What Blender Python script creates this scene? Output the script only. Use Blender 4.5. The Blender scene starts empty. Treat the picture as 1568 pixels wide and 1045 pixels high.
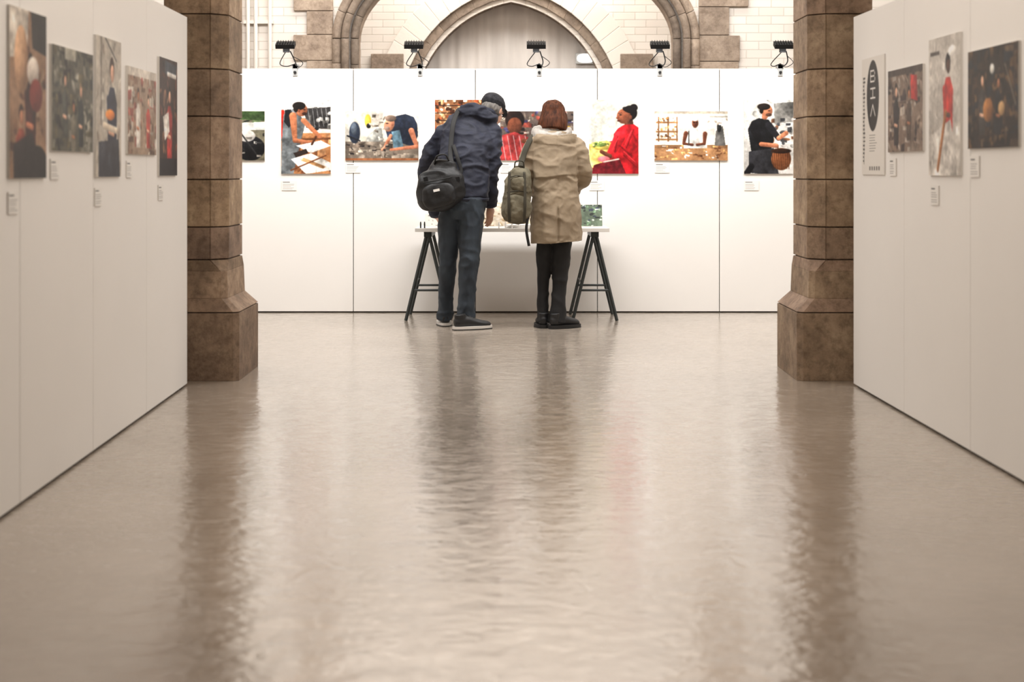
import bpy, math, random
import numpy as np
from mathutils import Vector, Matrix, noise
random.seed(3); np.random.seed(3)
V=Vector
scene=bpy.context.scene
H=1.16; F=2265.0
def P(px,py,d):
    """survey helper: photo measurement + known depth -> metres in the room"""
    return V(((px-784)/F*d, d, H-(py-260)/F*d))
def s2l(c):
    c=np.asarray(c,float)/255.0
    return np.where(c<=0.04045,c/12.92,((c+0.055)/1.055)**2.4)
def S(r,g,b):
    l=s2l((r,g,b)); return (float(l[0]),float(l[1]),float(l[2]),1)
# ------------------------------------------------------------ materials
def mat(name,col,rough=0.6,metal=0,var=0.0,vscale=5,bump=0.0,bscale=30,bdist=0.01,stretch=(1,1,1),col2=None,spec=0.5,attr=None,emit=None):
    m=bpy.data.materials.new(name); m.use_nodes=True
    nt=m.node_tree; N=nt.nodes; L=nt.links
    b=N['Principled BSDF']
    b.inputs['Base Color'].default_value=col
    b.inputs['Roughness'].default_value=rough
    b.inputs['Metallic'].default_value=metal
    b.inputs['Specular IOR Level'].default_value=spec
    tc=N.new('ShaderNodeTexCoord'); mp=N.new('ShaderNodeMapping'); mp.inputs['Scale'].default_value=stretch
    L.new(tc.outputs['Object'],mp.inputs['Vector'])
    if attr:
        a=N.new('ShaderNodeAttribute'); a.attribute_name=attr
        L.new(a.outputs['Color'],b.inputs['Base Color'])
    elif var>0 or col2:
        n=N.new('ShaderNodeTexNoise'); n.inputs['Scale'].default_value=vscale; n.inputs['Detail'].default_value=5
        L.new(mp.outputs[0],n.inputs['Vector'])
        r=N.new('ShaderNodeValToRGB'); r.color_ramp.elements[0].position=0.3; r.color_ramp.elements[1].position=0.7
        c2=col2 or tuple([c*(1-var) for c in col[:3]]+[1])
        r.color_ramp.elements[0].color=c2; r.color_ramp.elements[1].color=col
        L.new(n.outputs['Fac'],r.inputs[0]); L.new(r.outputs[0],b.inputs['Base Color'])
    if bump>0:
        n2=N.new('ShaderNodeTexNoise'); n2.inputs['Scale'].default_value=bscale; n2.inputs['Detail'].default_value=4
        L.new(mp.outputs[0],n2.inputs['Vector'])
        bp=N.new('ShaderNodeBump'); bp.inputs['Strength'].default_value=bump; bp.inputs['Distance'].default_value=bdist
        L.new(n2.outputs['Fac'],bp.inputs['Height']); L.new(bp.outputs[0],b.inputs['Normal'])
    if emit:
        b.inputs['Emission Color'].default_value=col; b.inputs['Emission Strength'].default_value=emit
    return m
M={}
M['panel']=mat('white_painted_panel',S(239,236,232),0.5,var=0.03,vscale=1.5,bump=0.05,bscale=60,bdist=0.002)
M['gap']=mat('dark_gap',S(60,55,50),0.9)
M['edge']=mat('foam_board_edge',S(215,210,203),0.7)
M['black']=mat('black_metal',S(20,20,21),0.6,bump=0.05,bscale=80,spec=.25)
M['darksteel']=mat('dark_green_grey_steel',S(40,46,46),0.45,bump=0.05,bscale=90,bdist=0.001)
M['tabletop']=mat('white_laminate',S(232,228,222),0.35,var=0.03)
M['clear']=mat('clamp_plastic',S(150,150,148),0.3)
M['lamp']=mat('lamp_face',(1,1,1,1),0.5,emit=5)
M['print']=mat('printed_photo',(1,1,1,1),0.45,attr='Col',spec=.3)
M['navy']=mat('navy_jacket_cloth',S(32,36,53),0.75,var=0.3,vscale=14,bump=0.35,bscale=45,bdist=0.006)
M['jeans']=mat('dark_jeans',S(54,63,72),0.85,col2=S(31,38,47),vscale=9,bump=0.4,bscale=60,bdist=0.005,stretch=(1,1,0.6))
M['khaki']=mat('khaki_coat_cloth',S(153,136,113),0.8,col2=S(131,115,94),vscale=6,bump=0.35,bscale=35,bdist=0.006)
M['khakidark']=mat('khaki_seam',S(108,92,70),0.85)
M['hood']=mat('pale_grey_fleece',S(180,174,167),0.95,var=0.25,vscale=40,bump=0.8,bscale=120,bdist=0.006)
M['blk']=mat('black_trouser_cloth',S(17,16,17),0.85,bump=0.3,bscale=50,bdist=0.005)
M['bag']=mat('black_nylon_bag',S(20,21,24),0.55,var=0.2,vscale=10,bump=0.5,bscale=30,bdist=0.008)
M['strap']=mat('black_webbing',S(14,14,15),0.7,bump=0.2,bscale=200,bdist=0.002)
M['olive']=mat('olive_canvas',S(120,113,94),0.85,col2=S(86,80,63),vscale=14,bump=0.5,bscale=40,bdist=0.008)
M['olived']=mat('olive_canvas_dark',S(58,54,43),0.85)
M['skin']=mat('skin',S(200,154,130),0.5,var=0.12,vscale=20,bump=0.1,bscale=120,bdist=0.002)
M['lips']=mat('lips',S(160,95,85),0.5)
M['eyew']=mat('eye_white',S(230,225,220),0.2)
M['iris']=mat('iris',S(50,35,25),0.2)
M['greyhair']=mat('grey_hair',S(120,115,110),0.7,var=0.5,vscale=60,bump=0.6,bscale=120,bdist=0.004,stretch=(1,1,.3))
M['brownhair']=mat('brown_hair',S(92,52,32),0.65,col2=S(44,23,14),vscale=60,bump=0.5,bscale=130,bdist=0.003,stretch=(1,1,.10),spec=.15)
M['cap']=mat('charcoal_cap',S(30,30,34),0.85,col2=S(54,54,58),vscale=50,bump=0.4,bscale=150,bdist=0.003,spec=.2)
M['shoe']=mat('black_shoe',S(20,20,22),0.5,bump=0.1,bscale=80,bdist=0.002)
M['sole']=mat('pale_rubber_sole',S(205,200,194),0.6)
M['solek']=mat('black_rubber_sole',S(16,16,16),0.6)
M['paper']=mat('white_paper',S(238,236,232),0.7)
M['plaster']=mat('white_plaster',S(228,221,212),0.7,var=0.06,vscale=2,bump=0.2,bscale=20,bdist=0.01)
M['ceil']=mat('ceiling_paint',S(205,192,178),0.8)

def stone_mat(name,c1,c2,c3,dirt=.55):
    m=bpy.data.materials.new(name); m.use_nodes=True
    nt=m.node_tree; N=nt.nodes; L=nt.links; b=N['Principled BSDF']
    tc=N.new('ShaderNodeTexCoord')
    n=N.new('ShaderNodeTexNoise'); n.inputs['Scale'].default_value=5; n.inputs['Detail'].default_value=10; n.inputs['Roughness'].default_value=0.7
    L.new(tc.outputs['Object'],n.inputs['Vector'])
    r=N.new('ShaderNodeValToRGB'); e=r.color_ramp.elements; e[0].position=0.32; e[0].color=c1; e[1].position=0.68; e[1].color=c3
    k=e.new(0.5); k.color=c2
    L.new(n.outputs['Fac'],r.inputs[0])
    n3=N.new('ShaderNodeTexNoise'); n3.inputs['Scale'].default_value=22; n3.inputs['Detail'].default_value=8; n3.inputs['Roughness'].default_value=.75
    L.new(tc.outputs['Object'],n3.inputs['Vector'])
    r3=N.new('ShaderNodeValToRGB'); r3.color_ramp.elements[0].position=.36; r3.color_ramp.elements[0].color=(dirt,dirt*.97,dirt*.93,1); r3.color_ramp.elements[1].position=.54; r3.color_ramp.elements[1].color=(1.08,1.08,1.08,1)
    L.new(n3.outputs['Fac'],r3.inputs[0])
    m3=N.new('ShaderNodeMix'); m3.data_type='RGBA'; m3.blend_type='MULTIPLY'; m3.inputs[0].default_value=1
    L.new(r.outputs[0],m3.inputs[6]); L.new(r3.outputs[0],m3.inputs[7])
    a=N.new('ShaderNodeAttribute'); a.attribute_name='tint'
    mx=N.new('ShaderNodeMix'); mx.data_type='RGBA'; mx.blend_type='MULTIPLY'; mx.inputs[0].default_value=1
    L.new(m3.outputs[2],mx.inputs[6]); L.new(a.outputs['Color'],mx.inputs[7]); L.new(mx.outputs[2],b.inputs['Base Color'])
    b.inputs['Roughness'].default_value=0.75
    n2=N.new('ShaderNodeTexNoise'); n2.inputs['Scale'].default_value=30; n2.inputs['Detail'].default_value=9; n2.inputs['Roughness'].default_value=0.75
    L.new(tc.outputs['Object'],n2.inputs['Vector'])
    bp=N.new('ShaderNodeBump'); bp.inputs['Strength'].default_value=0.6; bp.inputs['Distance'].default_value=0.012
    L.new(n2.outputs['Fac'],bp.inputs['Height']); L.new(bp.outputs[0],b.inputs['Normal'])
    return m
M['stone']=stone_mat('brown_sandstone',S(112,92,74),S(146,122,100),S(176,152,127),.66)
M['stonel']=stone_mat('pale_sandstone',S(132,115,101),S(160,142,125),S(184,166,148),.74)
def brick_mat():
    m=bpy.data.materials.new('white_painted_brick'); m.use_nodes=True
    nt=m.node_tree; N=nt.nodes; L=nt.links; b=N['Principled BSDF']
    tc=N.new('ShaderNodeTexCoord'); sp=N.new('ShaderNodeSeparateXYZ'); cb=N.new('ShaderNodeCombineXYZ'); ad=N.new('ShaderNodeMath')
    L.new(tc.outputs['Object'],sp.inputs[0]); L.new(sp.outputs[0],ad.inputs[0]); L.new(sp.outputs[1],ad.inputs[1])
    L.new(ad.outputs[0],cb.inputs[0]); L.new(sp.outputs[2],cb.inputs[1])
    br=N.new('ShaderNodeTexBrick'); br.inputs['Scale'].default_value=1; br.inputs['Brick Width'].default_value=0.23; br.inputs['Row Height'].default_value=0.078
    br.inputs['Mortar Size'].default_value=0.005; br.inputs['Mortar Smooth'].default_value=0.6
    br.inputs['Color1'].default_value=S(228,221,213); br.inputs['Color2'].default_value=S(219,211,202); br.inputs['Mortar'].default_value=S(203,194,184)
    L.new(cb.outputs[0],br.inputs['Vector']); L.new(br.outputs['Color'],b.inputs['Base Color'])
    inv=N.new('ShaderNodeMath'); inv.operation='SUBTRACT'; inv.inputs[0].default_value=1; L.new(br.outputs['Fac'],inv.inputs[1])
    bp=N.new('ShaderNodeBump'); bp.inputs['Strength'].default_value=0.45; bp.inputs['Distance'].default_value=0.007
    L.new(inv.outputs[0],bp.inputs['Height']); L.new(bp.outputs[0],b.inputs['Normal']); b.inputs['Roughness'].default_value=0.6
    return m
M['brick']=brick_mat()
def floor_mat():
    m=bpy.data.materials.new('glossy_sealed_screed'); m.use_nodes=True
    nt=m.node_tree; N=nt.nodes; L=nt.links; b=N['Principled BSDF']
    tc=N.new('ShaderNodeTexCoord')
    n=N.new('ShaderNodeTexNoise'); n.inputs['Scale'].default_value=1.3; n.inputs['Detail'].default_value=8
    L.new(tc.outputs['Object'],n.inputs['Vector'])
    r=N.new('ShaderNodeValToRGB'); e=r.color_ramp.elements; e[0].position=0.3; e[0].color=S(147,135,122); e[1].position=0.7; e[1].color=S(163,151,138)
    L.new(n.outputs['Fac'],r.inputs[0]); L.new(r.outputs[0],b.inputs['Base Color'])
    nr=N.new('ShaderNodeTexNoise'); nr.inputs['Scale'].default_value=11; nr.inputs['Detail'].default_value=7; nr.inputs['Roughness'].default_value=.65
    L.new(tc.outputs['Object'],nr.inputs['Vector'])
    mr=N.new('ShaderNodeMapRange'); mr.inputs['From Min'].default_value=0.38; mr.inputs['From Max'].default_value=0.62; mr.inputs['To Min'].default_value=0.11; mr.inputs['To Max'].default_value=0.25
    L.new(nr.outputs['Fac'],mr.inputs['Value']); L.new(mr.outputs[0],b.inputs['Roughness'])
    mp=N.new('ShaderNodeMapping'); mp.inputs['Scale'].default_value=(0.8,1.0,1); L.new(tc.outputs['Object'],mp.inputs['Vector'])
    prev=None
    for sc,det,dist in((26,4,0.0019),(12,2,0.0024),(4.5,2,0.0022)):
        nn=N.new('ShaderNodeTexNoise'); nn.inputs['Scale'].default_value=sc; nn.inputs['Detail'].default_value=det
        L.new(mp.outputs[0],nn.inputs['Vector'])
        bb=N.new('ShaderNodeBump'); bb.inputs['Strength'].default_value=1; bb.inputs['Distance'].default_value=dist
        L.new(nn.outputs['Fac'],bb.inputs['Height'])
        if prev: L.new(prev.outputs[0],bb.inputs['Normal'])
        prev=bb
    L.new(prev.outputs[0],b.inputs['Normal'])
    b.inputs['Specular IOR Level'].default_value=1.0
    b.inputs['Coat Weight'].default_value=0.45; b.inputs['Coat Roughness'].default_value=0.16
    L.new(prev.outputs[0],b.inputs['Coat Normal'])
    return m
M['floor']=floor_mat()

# ------------------------------------------------------------ geometry helpers
class Acc:
    def __init__(s): s.v=[];s.f=[];s.m=[];s.s=[];s.mats=[];s.t=[]
    def add(s,vf,m,smooth=True,tint=1.0):
        if m not in s.mats: s.mats.append(m)
        k=s.mats.index(m); o=len(s.v)
        s.v.extend([tuple(p) for p in vf[0]]); s.t.extend([tint]*len(vf[0]))
        for f in vf[1]:
            s.f.append([i+o for i in f]); s.m.append(k); s.s.append(smooth)
        return s
    def obj(s,name,bevel=0,origin=None):
        me=bpy.data.meshes.new(name); me.from_pydata(s.v,[],s.f)
        for k in s.mats: me.materials.append(M[k])
        me.polygons.foreach_set('material_index',s.m); me.polygons.foreach_set('use_smooth',s.s)
        a=me.color_attributes.new('tint','FLOAT_COLOR','POINT')
        t=np.ones((len(s.v),4)); t[:,:3]=np.array([np.ones(3)*x if np.isscalar(x) else x for x in s.t]); a.data.foreach_set('color',t.ravel())
        import bmesh
        bm=bmesh.new(); bm.from_mesh(me); bmesh.ops.recalc_face_normals(bm,faces=bm.faces); bm.to_mesh(me); bm.free()
        me.update()
        o=bpy.data.objects.new(name,me); scene.collection.objects.link(o)
        if bevel:
            b=o.modifiers.new('bevel','BEVEL'); b.width=bevel; b.segments=2; b.limit_method='ANGLE'; b.angle_limit=0.6
        return o
def box(lo,hi,R=None,c=None):
    x0,y0,z0=lo;x1,y1,z1=hi
    v=[V(p) for p in [(x0,y0,z0),(x1,y0,z0),(x1,y1,z0),(x0,y1,z0),(x0,y0,z1),(x1,y0,z1),(x1,y1,z1),(x0,y1,z1)]]
    if R is not None: v=[R@p for p in v]
    if c is not None: v=[p+V(c) for p in v]
    return v,[(0,3,2,1),(4,5,6,7),(0,1,5,4),(1,2,6,5),(2,3,7,6),(3,0,4,7)]
def cbox(c,s,R=None):
    s=V(s)/2; return box(-s,s,R,c)
def prism(p0,p1,z0,z1):
    n=len(p0)
    v=[V((x,y,z0)) for x,y in p0]+[V((x,y,z1)) for x,y in p1]
    f=[tuple(range(n-1,-1,-1)),tuple(range(n,2*n))]+[(i,(i+1)%n,n+(i+1)%n,n+i) for i in range(n)]
    return v,f
def crom(a,sub):
    a=np.array(a,float); n=len(a); out=[]
    for i in range(n-1):
        p0=a[max(i-1,0)];p1=a[i];p2=a[i+1];p3=a[min(i+2,n-1)]
        for k in range(sub):
            t=k/sub
            out.append(0.5*((2*p1)+(-p0+p2)*t+(2*p0-5*p1+4*p2-p3)*t*t+(-p0+3*p1-3*p2+p3)*t**3))
    out.append(a[-1]); return np.array(out)
def tube(pts,rad,ref=(0,1,0),n=20,sub=5,sq=1.0):
    rad=[(r,r) if np.isscalar(r) else r for r in rad]
    C=crom([list(p) for p in pts],sub); R=np.maximum(crom(rad,sub),0.001)
    v=[];f=[]; ref=V(ref); m=len(C)
    for i in range(m):
        t=V(C[min(i+1,m-1)]-C[max(i-1,0)]).normalized()
        b=(ref-t*ref.dot(t))
        b=b.normalized(); a=t.cross(b)
        for k in range(n):
            th=2*math.pi*k/n; cs,sn=math.cos(th),math.sin(th)
            cs=math.copysign(abs(cs)**sq,cs); sn=math.copysign(abs(sn)**sq,sn)
            v.append(V(C[i])+a*R[i][0]*cs+b*R[i][1]*sn)
    for i in range(m-1):
        for k in range(n):
            f.append((i*n+k,i*n+(k+1)%n,(i+1)*n+(k+1)%n,(i+1)*n+k))
    v.append(V(C[0])); v.append(V(C[-1])); a,b=len(v)-2,len(v)-1
    for k in range(n):
        f.append((a,(k+1)%n,k)); f.append((b,(m-1)*n+k,(m-1)*n+(k+1)%n))
    return v,f
def sell(c,r,R=None,e=1.0,n=28,m=18):
    """super-ellipsoid"""
    v=[];f=[]
    pw=lambda x:math.copysign(abs(x)**e,x)
    for i in range(1,m):
        ph=-math.pi/2+math.pi*i/m
        for k in range(n):
            th=2*math.pi*k/n
            v.append(V((r[0]*pw(math.cos(ph))*pw(math.cos(th)),r[1]*pw(math.cos(ph))*pw(math.sin(th)),r[2]*pw(math.sin(ph)))))
    for i in range(m-2):
        for k in range(n): f.append((i*n+k,i*n+(k+1)%n,(i+1)*n+(k+1)%n,(i+1)*n+k))
    v.append(V((0,0,-r[2])));v.append(V((0,0,r[2]))); a,b=len(v)-2,len(v)-1
    for k in range(n):
        f.append((a,(k+1)%n,k)); f.append((b,(m-2)*n+k,(m-2)*n+(k+1)%n))
    if R is not None: v=[R@p for p in v]
    return [p+V(c) for p in v],f
def fuse(parts,voxel=0.009,it=4,disp=None):
    vs=[];fs=[]
    for v,f in parts:
        o=len(vs); vs+= [tuple(p) for p in v]; fs+=[[i+o for i in q] for q in f]
    me=bpy.data.meshes.new('tmp'); me.from_pydata(vs,[],fs)
    ob=bpy.data.objects.new('tmp',me); scene.collection.objects.link(ob)
    r=ob.modifiers.new('r','REMESH'); r.mode='VOXEL'; r.voxel_size=voxel
    if it:
        s=ob.modifiers.new('s','SMOOTH'); s.factor=0.5; s.iterations=it
    dg=bpy.context.evaluated_depsgraph_get(); dg.update()
    e=ob.evaluated_get(dg); m2=e.to_mesh()
    v=[x.co.copy() for x in m2.vertices]; nn=[x.normal.copy() for x in m2.vertices]
    f=[tuple(p.vertices) for p in m2.polygons]
    e.to_mesh_clear(); bpy.data.objects.remove(ob); bpy.data.meshes.remove(me)
    if disp: v=[p+n*disp(p,n) for p,n in zip(v,nn)]
    return v,f
def nz(p,sx,sy,sz,off=0): return noise.noise(V((p.x*sx+off,p.y*sy,p.z*sz)))
def ridge(x): return 1-min(1,abs(x)*3)
def sst(x): x=max(0,min(1,x)); return x*x*(3-2*x)
def frame(fwd,up=(0,0,1)):
    y=V(fwd).normalized(); x=y.cross(V(up)).normalized(); z=x.cross(y)
    return Matrix((x,y,z)).transposed()
def xf(vf,R,c,s=1): return [R@(p*s)+V(c) for p in vf[0]],vf[1]

# ------------------------------------------------------------ room shell
WB=12.0; WH=1.98
Acc().add(box((-5.2,-2.2,-0.1),(5.2,17.2,0.0)),'floor',False).obj('floor')
Acc().add(box((-5.2,-2.2,4.6),(5.2,17.2,4.7)),'ceil',False).obj('ceiling')
Acc().add(box((-5.3,-2.2,0),(-5.2,17.2,4.6)),'plaster',False).obj('wall_west')
Acc().add(box((5.2,-2.2,0),(5.3,17.2,4.6)),'plaster',False).obj('wall_east')
Acc().add(box((-5.2,-2.3,0),(5.2,-2.2,4.6)),'plaster',False).obj('wall_south')
Acc().add(box((-5.2,17.2,0),(5.2,17.3,4.6)),'plaster',False).obj('wall_north')
# partition display walls
a=Acc(); step=0.99; x=-1.287-4*step
while x<5:
    a.add(box((max(x+0.003,-5.15),WB,0.010),(min(x+step-0.003,5.15),WB+0.05,WH)),'panel',False); x+=step
a.add(box((-5.1,WB+0.02,0.0),(5.1,WB+0.045,WH-0.01)),'gap',False)
a.obj('wall_back',0.0015)
LX=lambda d:-1.608-0.01732*d
RX=lambda d:2.0-0.0207*d
for nm,fx,sg in(('wall_left',LX,-1),('wall_right',RX,1)):
    a=Acc(); ds=[7.95-0.95*i for i in range(9)]
    for i in range(8):
        d1=ds[i]-0.002; d0=ds[i+1]+0.002
        p=[(fx(d0),d0),(fx(d1),d1),(fx(d1)+sg*0.05,d1),(fx(d0)+sg*0.05,d0)]
        a.add(prism(p,p,0.010,WH),'panel',False)
    p=[(fx(0.4)+sg*.01,0.4),(fx(7.9)+sg*.01,7.9),(fx(7.9)+sg*.04,7.9),(fx(.4)+sg*.04,.4)]
    a.add(prism(p,p,0.0,WH-0.01),'gap',False)
    a.obj(nm,0.0015)
# ------------------------------------------------------------ stone pillars
def pillar(side,xe):
    a=Acc()
    def prof(xi,yf,yb,ch,ins=0):
        xi-=ins; yf+=ins; yb-=ins
        p=[(0.42,yf),(xi+ch+0.012,yf),(xi+ch+0.006,yf+0.008 if ch>0.03 else yf+0.0005),(xi+ch,yf),(xi,yf+ch),(xi,yb-ch),(xi+ch,yb),(0.42,yb)]
        return p
    def W(pp):
        q=[(side*(xe+x_),y_) for x_,y_ in pp]
        return q if side>0 else q[::-1]
    def blk(p0,p1,z0,z1,t): a.add(prism(W(p0),W(p1),z0,z1),'stone',False,t)
    rnd=random.Random(5+side)
    T=lambda: np.array([rnd.uniform(0.76,1.18)]*3)*np.array([1,rnd.uniform(.97,1.02),rnd.uniform(.92,1.04)])
    sh=lambda c,j=0: prof(0.075,8.15+j,8.72,c)
    blk(prof(0,8.11,8.77,0.03),prof(0,8.11,8.77,0.03),0,0.372,T()*0.78)
    blk(prof(0,8.11,8.77,0.03),prof(0.07,8.145,8.725,0.03),0.378,0.45,T())
    blk(prof(0.07,8.145,8.725,0.03),prof(0.075,8.15,8.72,0.03),0.45,0.60,T()*0.92)
    blk(prof(0.075,8.15,8.72,0.03),sh(0.085),0.60,0.660,T()*0.92)
    zs=[0.664,0.843,1.106,1.455,1.717,2.02,2.35,2.75]
    for z0,z1 in zip(zs,zs[1:]):
        j=rnd.uniform(-.004,.005)
        blk(sh(0.085,j),sh(0.085,j),z0+0.0035,z1-0.0035,T())
    core=lambda:prof(0.085,8.165,8.705,0.085)
    a.add(prism(W(core()),W(core()),0.3,2.75),'stone',False,0.4)
    for i in range(3):
        blk(prof(0.075-0.05*i,8.15-0.03*i,8.72+.03*i,0.085),prof(0.06-0.05*i,8.14-0.03*i,8.73+.03*i,.07),2.75+0.06*i,2.81+.06*i,T())
    return a.obj('stone_pillar',0.007)
pillar(-1,1.50); pillar(1,1.567)

def arch_wall(name,xs,zs,xmin,xmax,zbase,ztop,y0,y1,mk,revealmat=None):
    """wall slab with an arched opening given by curve xs,zs"""
    a=Acc()
    n=len(xs)
    for y,fl in((y0,1),(y1,0)):
        v=[];f=[]
        for x_,z_ in zip(xs,zs): v+= [(x_,y,z_),(x_,y,ztop)]
        for i in range(n-1): f.append((2*i,2*i+2,2*i+3,2*i+1))
        a.add((v,f),mk,False)
        for xa,xb in((xmin,xs[0]),(xs[-1],xmax)):
            a.add(([(xa,y,zbase),(xb,y,zbase),(xb,y,ztop),(xa,y,ztop)],[(0,1,2,3)]),mk,False)
    v=[];f=[]
    cx=[xs[0]]+list(xs)+[xs[-1]]; cz=[zbase]+list(zs)+[zbase]
    for x_,z_ in zip(cx,cz): v+= [(x_,y0,z_),(x_,y1,z_)]
    for i in range(len(cx)-1): f.append((2*i,2*i+1,2*i+3,2*i+2))
    a.add((v,f),revealmat or mk,False)
    return a.obj(name)
# arcade arch over the two pillars
t=np.linspace(math.pi,0,40)
arch_wall('wall_arcade',1.62*np.cos(t)+0.03,2.93+1.1*np.sin(t),-5.2,5.2,2.93,4.6,8.16,8.72,'plaster','stone')
# transverse wall with big arch behind the display wall
YA=13.6
xs=1.475*np.cos(t)+0.036; zs=2.36+0.85*np.sin(t)
arch_wall('wall_transverse',xs,zs,-5.2,5.2,0,4.6,YA,YA+0.45,'brick','stonel')
# stone ribs + shafts on that arch
a=Acc(); rnd=random.Random(9)
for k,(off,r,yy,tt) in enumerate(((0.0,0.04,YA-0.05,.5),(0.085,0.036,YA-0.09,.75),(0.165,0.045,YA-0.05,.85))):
    for i in range(13):
        ta,tb=math.pi*(i/13),math.pi*((i+1)/13)-0.004
        pts=[((1.475+off)*math.cos(q)+0.036,yy,2.36+(0.85+off)*math.sin(q)) for q in np.linspace(ta,tb,5)]
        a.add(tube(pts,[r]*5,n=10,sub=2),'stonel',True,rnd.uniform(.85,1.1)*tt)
    for sx in(-1,1):
        z=0
        while z<2.36:
            z2=min(z+rnd.uniform(.28,.42),2.36)
            xx=0.036+sx*(1.475+off)
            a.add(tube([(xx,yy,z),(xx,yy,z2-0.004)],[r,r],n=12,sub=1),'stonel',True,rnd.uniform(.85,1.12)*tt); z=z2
# flat stone jambs and quoins
for sx in(-1,1):
    z=0;i=0
    while z<4.5:
        z2=z+rnd.uniform(.2,.3); w=0.24+0.12*(i%2)+(rnd.uniform(0,.2) if sx>0 else 0)
        x0=0.036+sx*1.68; x1=x0+sx*w
        a.add(box((min(x0,x1),YA-0.035,z+.003),(max(x0,x1),YA+0.02,z2-.003)),'stonel',False,rnd.uniform(.75,1.1)); z=z2;i+=1
    for q in range(7): # rectangular buttress pier further out
        a.add(box((0.036+sx*2.72-0.16,YA-0.3,q*.38),(0.036+sx*2.72+.16,YA,q*.38+.375)),'stonel',False,rnd.uniform(.7,1.05))
a.obj('trim_1',0.004)
# white pipes on left
a=Acc()
for xx in(-2.42,-2.35,-2.22): a.add(tube([(xx,YA-0.04,0),(xx,YA-0.04,4.5)],[0.018,0.018],n=12,sub=1),'plaster')
for zz in(1.2,2.5,3.6): a.add(box((-2.46,YA-0.05,zz),(-2.19,YA-.002,zz+.03)),'plaster',False)
a.obj('white_pipework')
# far wall with pointed arch
YB=15.5; a_=1.02; R0=1.24; zsp=1.70
def pointed(R,n=18):
    cx=R0-a_ ; pts=[]
    thmax=math.acos(cx/R)
    for i in range(n+1):
        th=thmax*i/n; pts.append((-(R*math.cos(th)-cx),zsp+R*math.sin(th)))
    pts+= [(-x_,z_) for x_,z_ in pts[::-1][1:]]
    return pts
pp=pointed(1.24)
arch_wall('wall_far',[p[0]-0.01 for p in pp],[p[1] for p in pp],-5.2,5.2,0,4.6,YB,YB+0.4,'brick','stonel')
a=Acc()
def band(ra,rb,y0,y1,mk,seg,tr):
    A=pointed(ra,seg);B=pointed(rb,seg)
    for i in range(len(A)-1):
        q=[A[i],A[i+1],B[i+1],B[i]]
        v=[(x_-.01,y0,z_) for x_,z_ in q]+[(x_-.01,y1,z_) for x_,z_ in q]
        a.add((v,[(0,1,2,3),(7,6,5,4),(0,4,5,1),(1,5,6,2),(2,6,7,3),(3,7,4,0)]),mk,False,rnd.uniform(*tr))
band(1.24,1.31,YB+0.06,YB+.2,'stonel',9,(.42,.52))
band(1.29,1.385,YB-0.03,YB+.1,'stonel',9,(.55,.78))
band(1.385,1.66,YB-0.06,YB+.02,'plaster',14,(1,1))
for sx in(-1,1):
    a.add(box((sx*1.30-.17,YB-0.09,2.0),(sx*1.30+.17,YB+.02,2.37)),'stonel',False,0.8)
    a.add(box((sx*1.25-.22,YB-0.04,0),(sx*1.25+.22,YB+.02,2.0)),'stonel',False,0.75)
a.obj('trim_2',0.006)
# pale grey curtain in the pointed arch
v=[];f=[];nx=160
for i in range(nx+1):
    x_=-1.15+2.3*i/nx; y_=YB+0.22+0.006*math.sin(x_*27)+0.004*math.sin(x_*61+1)
    v+= [(x_,y_,0.01),(x_,y_,3.05)]
for i in range(nx): f.append((2*i,2*i+2,2*i+3,2*i+1))
M['curtain']=mat('pale_grey_sheer_curtain',S(204,198,193),0.8,var=0.2,vscale=3,bump=.1,bscale=60,stretch=(3,3,.3))
Acc().add((v,f),'curtain').obj('grey_curtain')
M['bulk']=mat('luminaire_diffuser',(1,.96,.9,1),0.5,emit=3)
a=Acc(); a.add(sell((.78,YB+.15,2.34),(.09,.03,.045),None,.7),'bulk'); a.add(cbox((.78,YB+.185,2.34),(.21,.02,.11)),'clear',False); a.obj('bulkhead_light')

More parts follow.
